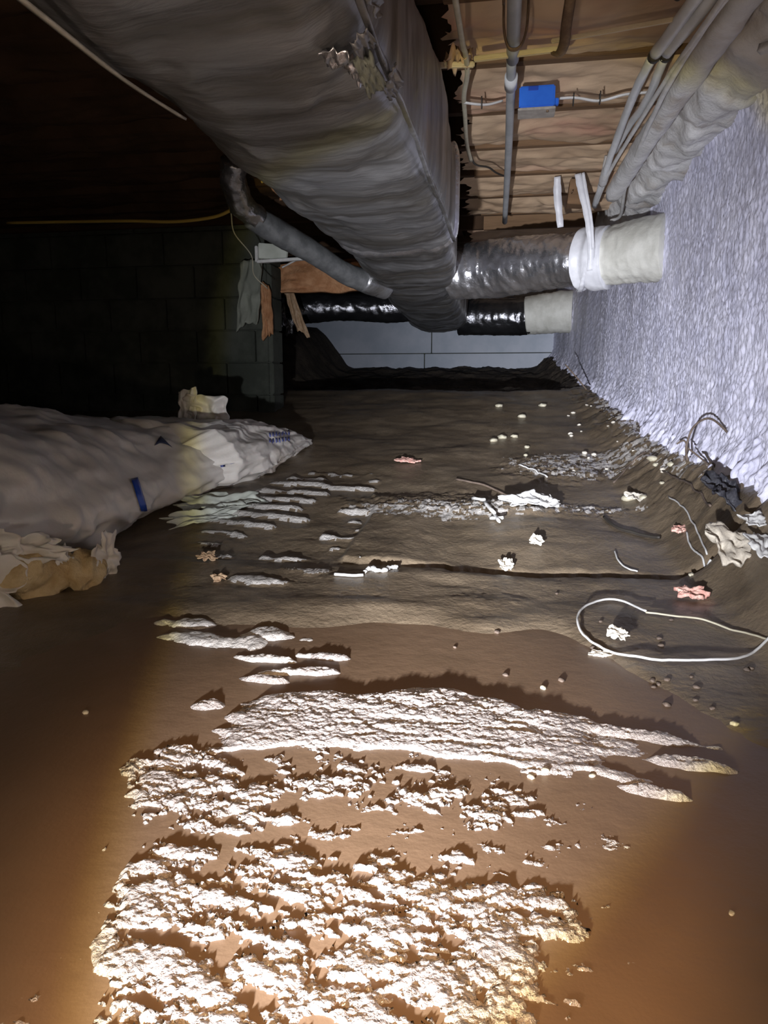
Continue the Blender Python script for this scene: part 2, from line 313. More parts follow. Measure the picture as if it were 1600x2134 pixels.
# ================================================================== RIGHT WALL (sprayed foam)
wy = np.concatenate([np.linspace(-.6, 1.5, 60), 1.508 * np.exp(np.linspace(0, math.log(5.2 / 1.508), 640)), np.linspace(5.22, 8.6, 130)]); wz = np.linspace(-.15, 1.62, 400)
WY, WZ = np.meshgrid(wy, wz, indexing='ij')
wp = .25 * fbm(WY * 5, WZ * 5, 2, 61)
dx = .0042 * ridged(WY * 52 + wp * 5, WZ * 17 + wp * 5, 2, 63) + .0030 * fbm(WY * 75, WZ * 30, 2, 65) + .012 * fbm(WY * 2.2, WZ * 1.2, 2, 67)
hb = WZ - floor_base(wallx(WY), WY)
dx = dx + .07 * smooth(.16, -.02, hb) ** 1.5 * (.6 + .5 * fbm(WY * 9, WZ * 4, 3, 69)) + .006 * smooth(.35, .05, hb) * ridged(WY * 14 + WZ * 10, WZ * 16 - WY * 6, 2, 71)
dx = dx + .03 * smooth(1.36, 1.5, WZ)
WX = wallx(WY) + .015 - dx
wm = mesh_np('wall_right', np.stack([WX, WY, WZ], -1), grid_faces(len(wy), len(wz), flip=True))
link('wall_right', wm, M['foamwall'], kind='structure')
bk = bpy.data.meshes.new('foundation'); a, b_ = -.6, 8.6
pv = [(float(wallx(a)) + .05, a, -.2), (float(wallx(b_)) + .05, b_, -.2), (1.3, b_, -.2), (1.3, a, -.2)]
pv = pv + [(x, y, 1.7) for x, y, z in pv]
bk.from_pydata(pv, [], [(0, 1, 5, 4), (1, 2, 6, 5), (2, 3, 7, 6), (3, 0, 4, 7), (4, 5, 6, 7), (3, 2, 1, 0)])
link('trim_4', bk, M['blockdark'], kind='structure')
# lumpy foam packed along the top of the wall
def rimdisp(u, a): return .028 * fbm(u * 5, np.sin(a) * 1.5, 3, 81) + .010 * fbm(u * 14, np.cos(a) * 3 + 5, 3, 83)
rim = tube([(.755, .4, 1.50), (.70, 1.6, 1.49), (.645, 2.4, 1.485), (.61, 3.2, 1.49), (.60, 4.1, 1.48), (.56, 5.4, 1.49)], .105, 28, 60, rimdisp)
link('trim_1', rim, M['foamrim'], kind='structure')
# ================================================================== FAR WALL
fw = link('wall_back', box((-1.3, 8.42, .9), (7.4, .16, 1.9), 0), M['blockdark'], kind='structure')
x0 = -4.0
for row, (z0, z1, off, wd) in enumerate([(.42, .885, .38, 1.62), (.895, 1.36, 1.1, 2.6), (1.37, 1.66, .5, 2.4)]):
    x = -4.6 + off
    while x < .5:
        x1 = min(x + wd, .62)
        link('panel', box(((x + x1) / 2, 8.335, (z0 + z1) / 2), (x1 - x - .012, .03, z1 - z0), .004), M['wallgrey'], fw); x = x1
# ================================================================== LEFT BLOCK PIER WALL
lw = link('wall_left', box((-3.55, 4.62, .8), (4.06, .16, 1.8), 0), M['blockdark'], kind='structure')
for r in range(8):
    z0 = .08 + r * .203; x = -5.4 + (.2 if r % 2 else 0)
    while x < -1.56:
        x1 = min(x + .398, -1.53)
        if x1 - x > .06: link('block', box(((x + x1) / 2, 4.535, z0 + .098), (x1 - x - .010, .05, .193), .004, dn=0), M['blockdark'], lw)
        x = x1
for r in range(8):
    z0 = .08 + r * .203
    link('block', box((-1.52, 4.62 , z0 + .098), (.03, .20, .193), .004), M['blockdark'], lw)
# ================================================================== CEILING
ceil = link('ceiling', box((-2.0, 3.6, 1.72), (6.6, 10.2, .03), 0), M['darkpaper_shade'], kind='structure')  # deck coloured dark to stand for the shade in the gap
J0 = .42; SP = .40
jy = [J0 + SP * k for k in range(-1, 21)]
for k, y in enumerate(jy):
    link('joist', box((-2.65, y, 1.607), (4.9, .038, .196), .002), M['darkpaper_shade'], ceil); link('joist', box((.27, y, 1.605), (.94, .038, .20), .002), M['wood'], ceil)  # left joist run painted dark for shade, right run plain wood
for k, y in enumerate(jy[:-1]):
    if 4.3 < y < 4.7: continue                        # the bay above the branch duct hangs open
    for side, bx in (('l', np.linspace(-4.9, -.34, 80)), ('r', np.linspace(0, 1, 130))):
        by = np.linspace(0, 1, 34)
        BX, BY = np.meshgrid(bx, by, indexing='ij'); yy = y + .012 + BY * (SP - .024)
        if side == 'r':
            xe = -.17 - .035 * (yy - 1.8) + .035 * fbm(yy * 14, yy * 0 + k, 4, 97, .7); BX = xe + BX * (.70 - xe)
        sag = np.sin(np.pi * BY) ** .55
        zz = (1.525 if side == 'r' else 1.56) - sag * (.045 + .024 * fbm(BX * 1.5 + k, BX * 0, 2, 91 + k)) + .016 * fbm(BX * 3, BY * 3 + k * 7, 3, 93) + .010 * ridged(BX * 3.0 + k * 3, BY * 3.2 + .4 * fbm(BX * 4, BY * 3, 2, k), 2, 95)
        if 1.5 < y < 1.9: zz = zz - .015 * sag * smooth(-.1, .35, BX)
        me = mesh_np('batt', np.stack([BX, yy, zz], -1), grid_faces(len(bx), len(by), flip=True))
        link('insulation_batt', me, M['darkpaper_shade'] if side == 'l' else M['paper'], ceil)

# ================================================================== MAIN DUCT
def duct_section(y, a):
    cx = np.interp(y, [-1, 2.8, 3.2, 4.85, 7.2], [-.475, -.475, -.50, -.61, -.70])
    hw = np.interp(y, [-1, 2.78, 2.9, 4.85, 7.2], [.262, .262, .243, .245, .29])
    top = 1.425; bot = np.interp(y, [-1, 2.78, 2.9, 5, 7.2], [1.035, 1.045, 1.06, 1.05, 1.035])
    hh = (top - bot) / 2; cz = (top + bot) / 2
    c, s = np.cos(a), np.sin(a)
    n = np.where(c > 0, 6.5, 2.6) * np.ones_like(y)
    n = n + (2.6 - n) * smooth(3.2, 6.9, y) * .6
    X = np.sign(c) * np.abs(c) ** (2 / n); Zc = np.sign(s) * np.abs(s) ** (2 / n)
    bul = .016 * (1 - X * X) * (s < 0)
    # drape folds run round the jacket
    u = np.where(s < 0, X, 2 - X)
    am = smooth(-.25, .35, fbm(y * 1.7, u * 1.5, 2, 107))
    wr = .014 * fbm(y * 2.4 + .35 * u, u * .8, 3, 101) + .0060 * am * ridged(y * 5 + .5 * u * u + .4 * fbm(y * 2, u * 2, 2, 108), u * .9, 2, 103) + .0035 * fbm(y * 13, u * 3.5, 3, 105) - .006
    end = smooth(7.25, 6.85, y)
    hwv = hw * (1 + .0 * y); k = (.80 + .20 * end)
    return cx + (hwv * X * k + X * wr), cz + (hh * Zc * k + Zc * wr) - bul - .05 * smooth(.4, 1, c) * 0
dy_ = np.concatenate([np.linspace(-.8, 1.0, 80), np.linspace(1.008, 4.2, 420), np.linspace(4.22, 7.22, 170)])
da = np.linspace(0, 2 * np.pi, 220, endpoint=False)
DA, DY = np.meshgrid(da, dy_, indexing='ij')
# put more vertices at the corners
DX, DZ = duct_section(DY, DA)
root = thing('supply_duct', 'big dusty foil-wrapped trunk duct hanging under the joists, widest thing overhead', 'duct', (-.475, 2.8, 1.24))
co = np.stack([DX, DY, DZ], -1)
me = mesh_np('jacket', co, grid_faces(len(da), len(dy_), cu=True, flip=False))
jacket = part('jacket', me, M['foil'], root)
capc = [(float(DX[i, -1]), 7.22, float(DZ[i, -1])) for i in range(0, 220, 4)]
cm = bpy.data.meshes.new('end_cap'); n = len(capc); cc = (-.70, 7.26, 1.23)
cm.from_pydata(capc + [cc], [], [(i, (i + 1) % n, n) for i in range(n)]); part('end_cap', cm, M['foil'], root)
bd = bpy.data.meshes
def ring(y0, slant, wd, grow, name, m):                  # a band of tape round the duct
    a = np.linspace(0, 2 * np.pi, 200, endpoint=False); t = np.linspace(-1, 1, 9); A, T = np.meshgrid(a, t, indexing='ij')
    yy = y0 + slant * np.cos(A) + T * wd / 2 + .010 * fbm(A * 3, A * 0, 2, 111)
    x, z = duct_section(yy, A); cx = -.48; g = grow * (1 - T ** 4)
    dxx = np.sign(np.cos(A)) * np.abs(np.cos(A)) ** .3; dzz = np.sign(np.sin(A)) * np.abs(np.sin(A)) ** .3
    return mesh_np(name, np.stack([x + dxx * g, yy, z + dzz * g], -1), grid_faces(200, 9, cu=True))
part('tape_band', ring(2.84, -.04, .09, .014, 'tape_band', M['foilshiny']), M['foilshiny'], root, label='bright foil tape band at the joint')
# lengthwise seam along the lower right edge
seam = tube([(-.216, y, 1.060 + .006 * math.sin(y * 9)) for y in np.linspace(-.5, 2.72, 24)], .006, 8, 3, lambda u, a: .003 * fbm(u * 12, a, 2, 115), flat=.7)
part('seam', seam, M['foil'], root)
# torn corner of the jacket
def crumple(c, ax, ay, amp, seed, n=16, name='flap', fq=3.0, thick=.002, disc=False):
    c = Vector(c); ax = Vector(ax); ay = Vector(ay); nz = ax.cross(ay).normalized()
    u = np.linspace(-.5, .5, n); U, V = np.meshgrid(u, u, indexing='ij')
    if disc:
        q = np.sqrt(np.clip(1 - 2 * V * V, 0, 1)), np.sqrt(np.clip(1 - 2 * U * U, 0, 1)); U, V = U * q[0] * 1.25, V * q[1] * 1.25; tt = np.arctan2(V, U)
        e = 1 + .45 * fbm(np.cos(tt) * 1.6 + 9, np.sin(tt) * 1.6 + 9, 3, seed + 5)
    else: e = 1 + .22 * fbm(U * 2.2, V * 2.2, 2, seed + 5)
    h = amp * (.8 * ridged(U * fq * .8, V * fq * .8, 2, seed) + .5 * fbm(U * fq * 1.5, V * fq * 1.5, 2, seed + 1) - .4)
    P = np.array(c) + (U * e)[..., None] * np.array(ax) + (V * e)[..., None] * np.array(ay) + h[..., None] * np.array(nz)
    top = P.reshape(-1, 3); bot = (P - np.array(nz) * thick).reshape(-1, 3); f = grid_faces(n, n); k = n * n
    rim_ = []
    idx = [i * n for i in range(n)] + [(n - 1) * n + j for j in range(1, n)] + [i * n + n - 1 for i in range(n - 2, -1, -1)] + [j for j in range(n - 2, 0, -1)]
    for q in range(len(idx)):
        a_, b2 = idx[q], idx[(q + 1) % len(idx)]; rim_.append([a_, a_ + k, b2 + k, b2])
    return mesh_np(name, np.vstack([top, bot]), np.vstack([f, f[:, ::-1] + k, np.array(rim_)]))
for i, (c, ax, ay, amp) in enumerate([((-.225, 1.13, 1.035), (.025, 0, .02), (0, .08, .01), .008), ((-.245, 1.22, 1.030), (.035, 0, .0), (0, .07, -.006), .008), ((-.21, 1.30, 1.045), (.02, .0, .03), (0, .08, 0), .010),
                          ((-.27, 1.16, 1.028), (.05, .0, -.01), (.01, .05, 0), .012), ((-.20, 1.07, 1.075), (.0, .02, .05), (.0, .09, .01), .008)]):
    part('torn_flap', crumple(c, ax, ay, amp, 120 + i), M['foilshiny'] if i % 2 else M['foil'], root)
part('exposed_fibre', crumple((-.232, 1.20, 1.026), (.028, 0, .012), (0, .11, 0), .008, 130, fq=5, thick=.01), M['facing'], root, label='grey fibre showing through the torn corner')

# ------------------------------------------------------------------ branch ducts
def foil_disp(s, k=1): return lambda u, a: k * (.006 * ridged(u * 7 + .6 * np.sin(a + s), np.sin(a) * 1.8 + np.cos(a), 3, s) + .004 * fbm(u * 26, a * 2.2, 2, s + 2) - .006)
r1 = thing('branch_duct', 'bright foil branch duct strapped up, running into the foam wall, the nearer right-hand one', 'duct', (.2, 3.8, 1.14))
part('foil_sleeve', tube([(-.34, 4.12, 1.145), (-.10, 4.05, 1.155), (.12, 3.92, 1.155), (.28, 3.80, 1.15), (.345, 3.76, 1.145)], lambda t: .137 + .012 * math.sin(t * 5), 56, 30, foil_disp(141, 1.15)), M['foilshiny'], r1)
part('white_sleeve', tube([(.325, 3.77, 1.145), (.35, 3.755, 1.143), (.39, 3.735, 1.140), (.44, 3.71, 1.14)], lambda t: .146 - .03 * math.sin(math.pi * t) * 0 - .012 * math.exp(-((t - .25) / .12) ** 2), 48, 12, foil_disp(145, .5)), M['strap'], r1, label='white plastic sleeve cinched by the strap')
part('sprayed_boot', tube([(.42, 3.72, 1.142), (.50, 3.67, 1.15), (.58, 3.62, 1.155), (.68, 3.57, 1.155)], lambda t: .130 + .018 * t, 48, 16, foil_disp(149, .9)), M['boot'], r1, label='cream overspray-coated collar at the wall')
r2 = thing('branch_duct', 'small far foil duct, behind and below the bright strapped one', 'duct', (-.1, 6.95, 1.16))
part('foil_sleeve', tube([(-.50, 7.0, 1.17), (-.25, 6.98, 1.165), (.0, 6.96, 1.16), (.16, 6.94, 1.165)], .168, 48, 20, foil_disp(151, .9)), M['foilblack'], r2)
part('sprayed_boot', tube([(.12, 6.94, 1.165), (.28, 6.92, 1.18), (.40, 6.9, 1.19), (.53, 6.88, 1.19)], lambda t: .17 + .02 * t, 40, 16, foil_disp(153, .8)), M['boot'], r2, label='pale foam-coated end')
r3 = thing('branch_duct', 'black glossy foil branch duct going left from the trunk duct', 'duct', (-1.3, 6.1, 1.17))
part('foil_sleeve', tube([(-.80, 6.2, 1.19), (-1.1, 6.15, 1.18), (-1.5, 6.1, 1.185), (-1.88, 6.05, 1.17)], lambda t: .118 + .008 * math.sin(t * 9), 44, 30, foil_disp(155, .8)), M['foilblack'], r3)
part('torn_flap', crumple((-1.90, 6.0, 1.12), (.05, 0, .02), (0, .02, .20), .03, 157), M['foilshiny'], r3, label='crumpled foil at the open end')
part('torn_flap', crumple((-1.84, 5.98, 1.03), (.06, 0, .02), (0.02, .02, .14), .02, 159), M['foil'], r3)
# small flexible duct on the left
r4 = thing('flex_duct', 'thin grey flexible duct slanting from the joists down to the trunk duct', 'duct', (-1.0, 3.7, 1.2))
part('foil_elbow', tube([(-1.21, 3.17, 1.50), (-1.235, 3.22, 1.44), (-1.24, 3.32, 1.36), (-1.20, 3.42, 1.315)], .058, 28, 14, foil_disp(161, .9)), M['foilshiny'], r4, label='crinkled shiny foil elbow')
part('grey_jacket', tube([(-1.225, 3.40, 1.325), (-1.14, 3.5, 1.275), (-1.0, 3.66, 1.20), (-.87, 3.85, 1.12), (-.74, 4.02, 1.08)], lambda t: .057 + .004 * math.sin(t * 8), 28, 16, foil_disp(163, .35)), M['flexgrey'], r4)
part('collar', tube([(-.80, 3.93, 1.105), (-.74, 4.02, 1.085), (-.70, 4.08, 1.075)], .066, 28, 6, foil_disp(165, .4)), M['foil'], r4)

def ribbon(P, wv, th=.003, n=8, name='ribbon'):
    C = catmull(P, n); T = np.gradient(C, axis=0); T /= np.linalg.norm(T, axis=1)[:, None]; Wv = np.array(wv, float)[None] * np.ones_like(C)
    Nn = np.cross(T, Wv); Nn /= np.linalg.norm(Nn, axis=1)[:, None]; k = .5 + .12 * fbm(np.arange(len(C)) * .3, np.zeros(len(C)), 2, 3)
    a, b = C - Wv * k[:, None], C + Wv * k[:, None]; m = len(C); co = np.stack([a + Nn * th, b + Nn * th, b - Nn * th, a - Nn * th], 1).reshape(-1, 3)
    f = [[i * 4 + j, i * 4 + (j + 1) % 4, i * 4 + 4 + (j + 1) % 4, i * 4 + 4 + j] for i in range(m - 1) for j in range(4)] + [[3, 2, 1, 0], [m * 4 - 4, m * 4 - 3, m * 4 - 2, m * 4 - 1]]
    return mesh_np(name, co, f)
# straps that hold the near branch
st = thing('duct_strap', 'white hanging strap looped tight round the bright branch duct', 'strap', (.33, 3.76, 1.4))
def loop(cx, cy, cz, r, y_ax, wd):
    t = np.linspace(-.35, math.pi + .35, 40); pts = []
    pts.append((cx - .055, cy + .0, 1.50))
    for a in np.linspace(math.pi * 1.0, 2 * math.pi, 24): pts.append((cx - .02 + .018 * math.sin(a), cy + r * math.cos(a), cz + r * math.sin(a)))
    pts.append((cx - .03, cy + .03, 1.50)); return pts
part('webbing', ribbon(loop(.355, 3.76, 1.145, .150, 0, .02)[1:-1], (.022, 0, 0), .002, 3), M['strap'], st)
part('webbing', ribbon([(.270, 3.59, 1.49), (.290, 3.585, 1.42), (.325, 3.58, 1.28), (.345, 3.585, 1.15), (.347, 3.61, 1.07)], (.030, 0, .006), .003), M['strap'], st)
part('webbing', ribbon([(.292, 3.575, 1.49), (.308, 3.57, 1.41), (.338, 3.57, 1.28), (.352, 3.575, 1.16)], (.012, 0, .004), .003), M['strap'], st)
s2 = link('hanging_strap', ribbon([(.18, 3.60, 1.485), (.186, 3.62, 1.40), (.205, 3.63, 1.27)], (.030, 0, .004), .004), M['strap'])
s2['label'] = 'short pale strap hanging straight down left of the looped duct strap'; s2['category'] = 'strap'
bl = thing('wood_block', 'dark wooden hanger block above the looped white strap', 'block', (.26, 3.66, 1.45))
part('body', box((.275, 3.70, 1.43), (.075, .10, .11), .003, Matrix.Rotation(.1, 3, 'Y')), M['wood'], bl)
part('nail', tube([(.25, 3.64, 1.42), (.25, 3.60, 1.42)], .003, 6, 2), M['rust'], bl)

# ================================================================== PIPES & CABLES
def single(name, me, m, label, cat, **t): 
    o = link(name, me, m); o['label'] = label; o['category'] = cat
    for k, v in t.items(): o[k] = v
    return o
pp = thing('conduit_pipe', 'long straight grey pipe under the joists right of the trunk duct', 'pipe', (-.04, 2.8, 1.40))
part('pipe', tube([(-.012, .9, 1.388), (-.016, 1.6, 1.392), (-.022, 2.12, 1.398)], .0165, 20, 6, spline=True), M['pvc'], pp)
part('pipe', tube([(-.024, 2.06, 1.410), (-.035, 2.9, 1.412), (-.060, 4.16, 1.413)], .0135, 20, 6), M['pvc'], pp)
part('coupling', tube([(-.026, 2.26, 1.411), (-.0275, 2.335, 1.411)], .0185, 20, 4, spline=False), M['pvcw'], pp, label='pale coupling ring')
hg = thing('pipe_hanger', 'rusty strap hanger holding the grey pipe to the joist', 'bracket', (-.02, 2.0, 1.42))
part('cradle', tube([(-.046, 1.99, 1.50), (-.044, 1.99, 1.42), (-.034, 1.99, 1.378), (-.018, 1.99, 1.368), (-.0, 1.99, 1.378), (.012, 1.99, 1.42), (.014, 1.99, 1.50)], .009, 8, 5, flat=.35), M['rust'], hg)
part('nail', tube([(-.046, 1.985, 1.47), (-.046, 1.96, 1.47)], .004, 6, 2, spline=False), M['rust'], hg)
lt = thing('wooden_lath', 'pale wooden lath nailed across the insulation behind the grey pipe', 'lath', (0, 2.06, 1.43))
part('slat', box((-.015, 2.075, 1.392), (.215, .014, .012), .002, Matrix.Rotation(-.10, 3, 'Z')), M['lath'], lt)
part('slat', box((.235, 2.005, 1.402), (.33, .010, .010), .002, Matrix.Rotation(-.22, 3, 'Z')), M['lath'], lt, label='thinner far end of the lath')
bk2 = thing('joist_bracket', 'curved rusty bracket at the joint of the pale lath', 'bracket', (.10, 2.02, 1.43))
part('arm', tube([(.085, 2.07, 1.385), (.096, 2.05, 1.375), (.104, 2.0, 1.378), (.105, 1.96, 1.40), (.110, 1.92, 1.44)], .013, 8, 5, flat=.5), M['rust'], bk2)
part('plate', box((.112, 1.93, 1.47), (.02, .04, .03), .003), M['rust'], bk2)
single('lath_stub', box((-.175, 2.17, 1.415), (.10, .014, .014), .003, Matrix.Rotation(.12, 3, 'Z')), M['lath'], 'short yellowish lath stub in the gap beside the trunk duct', 'lath')
# blue box
bb = thing('junction_box', 'bright blue electrical junction box under the insulation beside the grey pipe', 'junction box', (.05, 2.47, 1.42))
part('body', box((.052, 2.475, 1.418), (.108, .075, .062), .004), M['blue'], bb)
cov = part('cover', box((.052, 2.475, 1.383), (.114, .080, .007), .002), M['dust'], bb, label='dusty grey cover plate')
part('knockout', box((.040, 2.4365, 1.440), (.030, .004, .012), .001), M['tape'], bb)
part('lug', box((.112, 2.46, 1.405), (.012, .02, .018), .002), M['blue'], bb)
link('screw', tube([(.085, 2.45, 1.382), (.085, 2.45, 1.375)], .004, 8, 2, spline=False), M['rust'], cov)
c1 = thing('white_cable', 'short white cable stapled to the right of the blue box', 'cable', (.22, 2.5, 1.42))
part('sheath', tube([(.10, 2.49, 1.425), (.17, 2.50, 1.428), (.245, 2.515, 1.42), (.32, 2.50, 1.428), (.40, 2.50, 1.43)], .0062, 10, 8, flat=.6), M['cablew'], c1)
for x in (.165, .245): part('staple', tube([(x, 2.515, 1.44), (x, 2.512, 1.41), (x, 2.50, 1.412), (x, 2.49, 1.44)], .002, 6, 3), M['cableb'], c1)
c1 = thing('white_cable', 'short white cable stapled to the left of the grey pipe', 'cable', (-.1, 2.5, 1.42))
part('sheath', tube([(-.175, 2.47, 1.425), (-.14, 2.475, 1.420), (-.10, 2.50, 1.425), (-.055, 2.52, 1.44)], .0062, 10, 8, flat=.6), M['cablew'], c1)
part('staple', tube([(-.118, 2.50, 1.44), (-.118, 2.49, 1.412), (-.118, 2.48, 1.412), (-.118, 2.47, 1.44)], .002, 6, 3), M['cableb'], c1)
single('sheathed_cable', tube([(-.158, 1.3, 1.40), (-.150, 1.75, 1.40), (-.148, 2.02, 1.405), (-.145, 2.10, 1.41), (-.150, 2.25, 1.418), (-.170, 2.42, 1.425), (-.178, 2.6, 1.43), (-.19, 2.9, 1.435), (-.185, 3.1, 1.43)], .0075, 10, 8, flat=.7),
       M['cableo'], 'dull yellowish cable running back beside the right side of the trunk duct', 'cable')
single('torn_paper', crumple((-.165, 2.17, 1.43), (.07, 0, .0), (0, .12, .02), .03, 171), M['paper'], 'crumpled torn paper hanging beside the trunk duct', 'paper')
single('dark_wire', tube([(-.185, 3.05, 1.44), (-.17, 3.15, 1.43), (-.12, 3.22, 1.435), (-.09, 3.32, 1.44), (-.055, 3.42, 1.45)], .004, 8, 8), M['cableb'], 'short dark wire curling across the kraft paper left of the grey pipe', 'wire')
# bundle along the top of the foam wall
def od(s, k=.002): return lambda u, a: k * fbm(u * 8, a, 3, s)
single('foam_coated_pipe', tube([(.50, .9, 1.375), (.487, 1.65, 1.385), (.465, 2.3, 1.395), (.445, 2.9, 1.395), (.425, 3.56, 1.39)], .036, 20, 16, od(181, .007)), M['foamrim'], 'thickest pale pipe in the wall-top bundle, crusted with foam', 'pipe')
e = thing('conduit', 'pair of pale conduits with a dark joint, leftmost in the wall-top bundle', 'pipe', (.36, 2.2, 1.4))
part('tube', tube([(.43, .9, 1.375), (.40, 1.55, 1.385), (.375, 1.9, 1.395), (.345, 2.16, 1.40)], .0155, 16, 8, od(183)), M['pvcw'], e)
part('tube', tube([(.455, .9, 1.37), (.43, 1.55, 1.38), (.405, 1.9, 1.39), (.372, 2.14, 1.395)], .0145, 16, 8, od(185)), M['pvcw'], e)
for dx_ in (0, .03): part('joint_ring', tube([(.346 + dx_, 2.15, 1.398), (.3445 + dx_, 2.17, 1.398)], .0168, 14, 3, spline=False), M['cableb'], e)
part('tube', tube([(.342, 2.17, 1.40), (.335, 2.45, 1.40), (.345, 3.0, 1.40), (.35, 3.25, 1.39), (.365, 3.75, 1.385)], .0125, 16, 10, od(187)), M['pvcw'], e)
part('tube', tube([(.372, 2.16, 1.395), (.385, 2.5, 1.41), (.375, 2.8, 1.43), (.37, 3.1, 1.44)], .0120, 16, 10, od(189)), M['pvcw'], e)
part('elbow', tube([(.355, 3.16, 1.44), (.352, 3.18, 1.405), (.352, 3.25, 1.39), (.356, 3.36, 1.388)], .0175, 14, 8, od(190)), M['foamrim'], e)
single('white_cable', tube([(.47, 1.2, 1.36), (.44, 1.70, 1.365), (.42, 1.95, 1.37), (.405, 2.25, 1.365), (.412, 2.6, 1.37), (.43, 3.0, 1.375), (.455, 3.4, 1.38), (.50, 3.85, 1.36), (.47, 3.97, 1.36)], .0078, 10, 10, od(191, .001)),
       M['cablew'], 'long smooth white cable lying outermost along the wall-top bundle', 'cable')
single('white_cable', tube([(.455, 1.2, 1.35), (.43, 1.6, 1.355), (.415, 1.9, 1.362), (.40, 2.2, 1.375), (.385, 2.6, 1.385), (.365, 3.2, 1.39), (.37, 3.7, 1.38)], .0068, 10, 10, od(193, .001)),
       M['cablew'], 'thin white cable squeezed between the conduits and the foam-coated pipe', 'cable')
single('white_cable', tube([(.50, 1.3, 1.39), (.47, 1.6, 1.40), (.44, 1.8, 1.42), (.425, 1.95, 1.44), (.415, 2.0, 1.46)], .006, 10, 10), M['cablew'], 'stray white cable curling up over the top of the conduits', 'cable')
single('wire_loop', tube([(.34, 1.93, 1.46), (.335, 1.90, 1.42), (.345, 1.88, 1.40), (.36, 1.86, 1.42), (.365, 1.87, 1.46)], .003, 8, 8), M['cableb'], 'little dark wire loop above the joint of the paired conduits', 'wire')
single('foam_strand', tube([(.56, 1.75, 1.37), (.58, 1.83, 1.36), (.60, 1.92, 1.365), (.61, 2.02, 1.36), (.59, 2.1, 1.37)], .012, 10, 8, od(195, .008)), M['foamrim'], 'ropey strand of yellowish foam hanging at the top right of the wall', 'foam')
single('foam_strand', tube([(.62, 1.80, 1.36), (.64, 1.95, 1.345), (.66, 2.1, 1.35)], .014, 10, 8, od(196, .008)), M['foamrim'], 'thick drip of foam at the extreme top right corner over the wall', 'foam')

# left: lath strap, yellow cable, odds
single('grey_lath', ribbon([(-.586, .70, 1.000), (-.598, .904, 1.008), (-.608, 1.13, 1.016), (-.620, 1.368, 1.040)], (.014, 0, -.006), .002), M['greylath'], 'thin grey lath lying along the left underside of the trunk duct', 'lath')
single('yellow_cable', tube([(-2.75, 3.75, 1.42), (-2.3, 3.7, 1.40), (-1.95, 3.6, 1.37), (-1.65, 3.5, 1.335), (-1.42, 3.42, 1.33), (-1.30, 3.36, 1.345)], .008, 8, 10), M['cabley'], 'yellow cable drooping from the dark left ceiling to the foil elbow', 'cable')
ow = thing('insulation_tuft', 'orange insulation tuft tied with a yellow band between foil elbow and trunk duct', 'insulation', (-.93, 3.0, 1.3))
part('wad', tube([(-1.04, 2.98, 1.46), (-.99, 3.0, 1.40), (-.93, 3.02, 1.345), (-.89, 3.04, 1.32)], lambda t: .045 - .012 * t, 16, 10, lambda u, a: .02 * fbm(u * 16, a * 2, 3, 201)), M['fibreo'], ow)
part('band', tube([(-1.01, 2.94, 1.345), (-.965, 2.95, 1.365), (-.93, 2.97, 1.385)], .009, 8, 5, flat=.5), M['cabley'], ow, label='yellow plastic band')
for i, d in enumerate([(-.02, .0, -.05), (.0, 0, -.045), (.03, 0, -.04), (.06, .02, -.03)]):
    part('shred', crumple(Vector((-.915, 2.97, 1.34)) + Vector(d) * .6, Vector(d).normalized() * .06, (.012, .01, .004), .008, 205 + i), M['fibreo'], ow)
br = thing('board_bracket', 'pale board offcut on a white ledge below the grey flexible duct', 'board', (-1.28, 3.7, 1.2))
part('board', box((-1.235, 3.75, 1.222), (.16, .02, .075), .004, Matrix.Rotation(.1, 3, 'Y'), dn=.002), M['gyp'], br)
part('ledge', box((-1.16, 3.73, 1.178), (.31, .03, .014), .003, Matrix.Rotation(-.03, 3, 'Y')), M['cablew'], br)
part('upright', box((-1.315, 3.73, 1.21), (.014, .03, .08), .003), M['cablew'], br)
single('thin_wire', tube([(-1.32, 3.4, 1.34), (-1.345, 3.5, 1.27), (-1.335, 3.7, 1.2), (-1.36, 3.8, 1.12), (-1.32, 3.9, 1.06)], .003, 6, 8), M['cableo'], 'thin pale wire dangling beside the board offcut', 'wire')
single('hanging_batt', crumple((-1.32, 4.75, 1.245), (.66, 0.05, .02), (0, .02, .21), .03, 211, n=30, fq=2, thick=.05), M['fibreo'], 'orange insulation batt hanging behind the grey flexible duct', 'insulation')
single('hanging_paper', crumple((-1.60, 4.38, 1.10), (.14, 0, .04), (.03, .02, .40), .02, 213, n=24, fq=2, thick=.02), M['facing'], 'pale grey-green facing sheet hanging at the end of the dark block wall', 'insulation')
single('hanging_paper', crumple((-1.51, 4.42, 1.00), (.06, 0, .03), (-.02, .02, .30), .02, 215, n=20, fq=2.5, thick=.02), M['fibreo'], 'orange-brown paper strip hanging right of the pale facing sheet', 'insulation')
single('hanging_paper', crumple((-1.62, 5.4, 1.10), (.10, 0, -.05), (.12, .02, -.36), .02, 217, n=20, fq=2.5, thick=.01), M['leaf'], 'dark brown scrap hanging in front of the black glossy duct end', 'insulation')
single('thin_wire', tube([(-1.30, 4.1, 1.20), (-1.22, 4.15, 1.25), (-1.10, 4.1, 1.28), (-1.0, 4.0, 1.27)], .005, 6, 8), M['cablew'], 'white wire arching over the orange batt', 'wire')

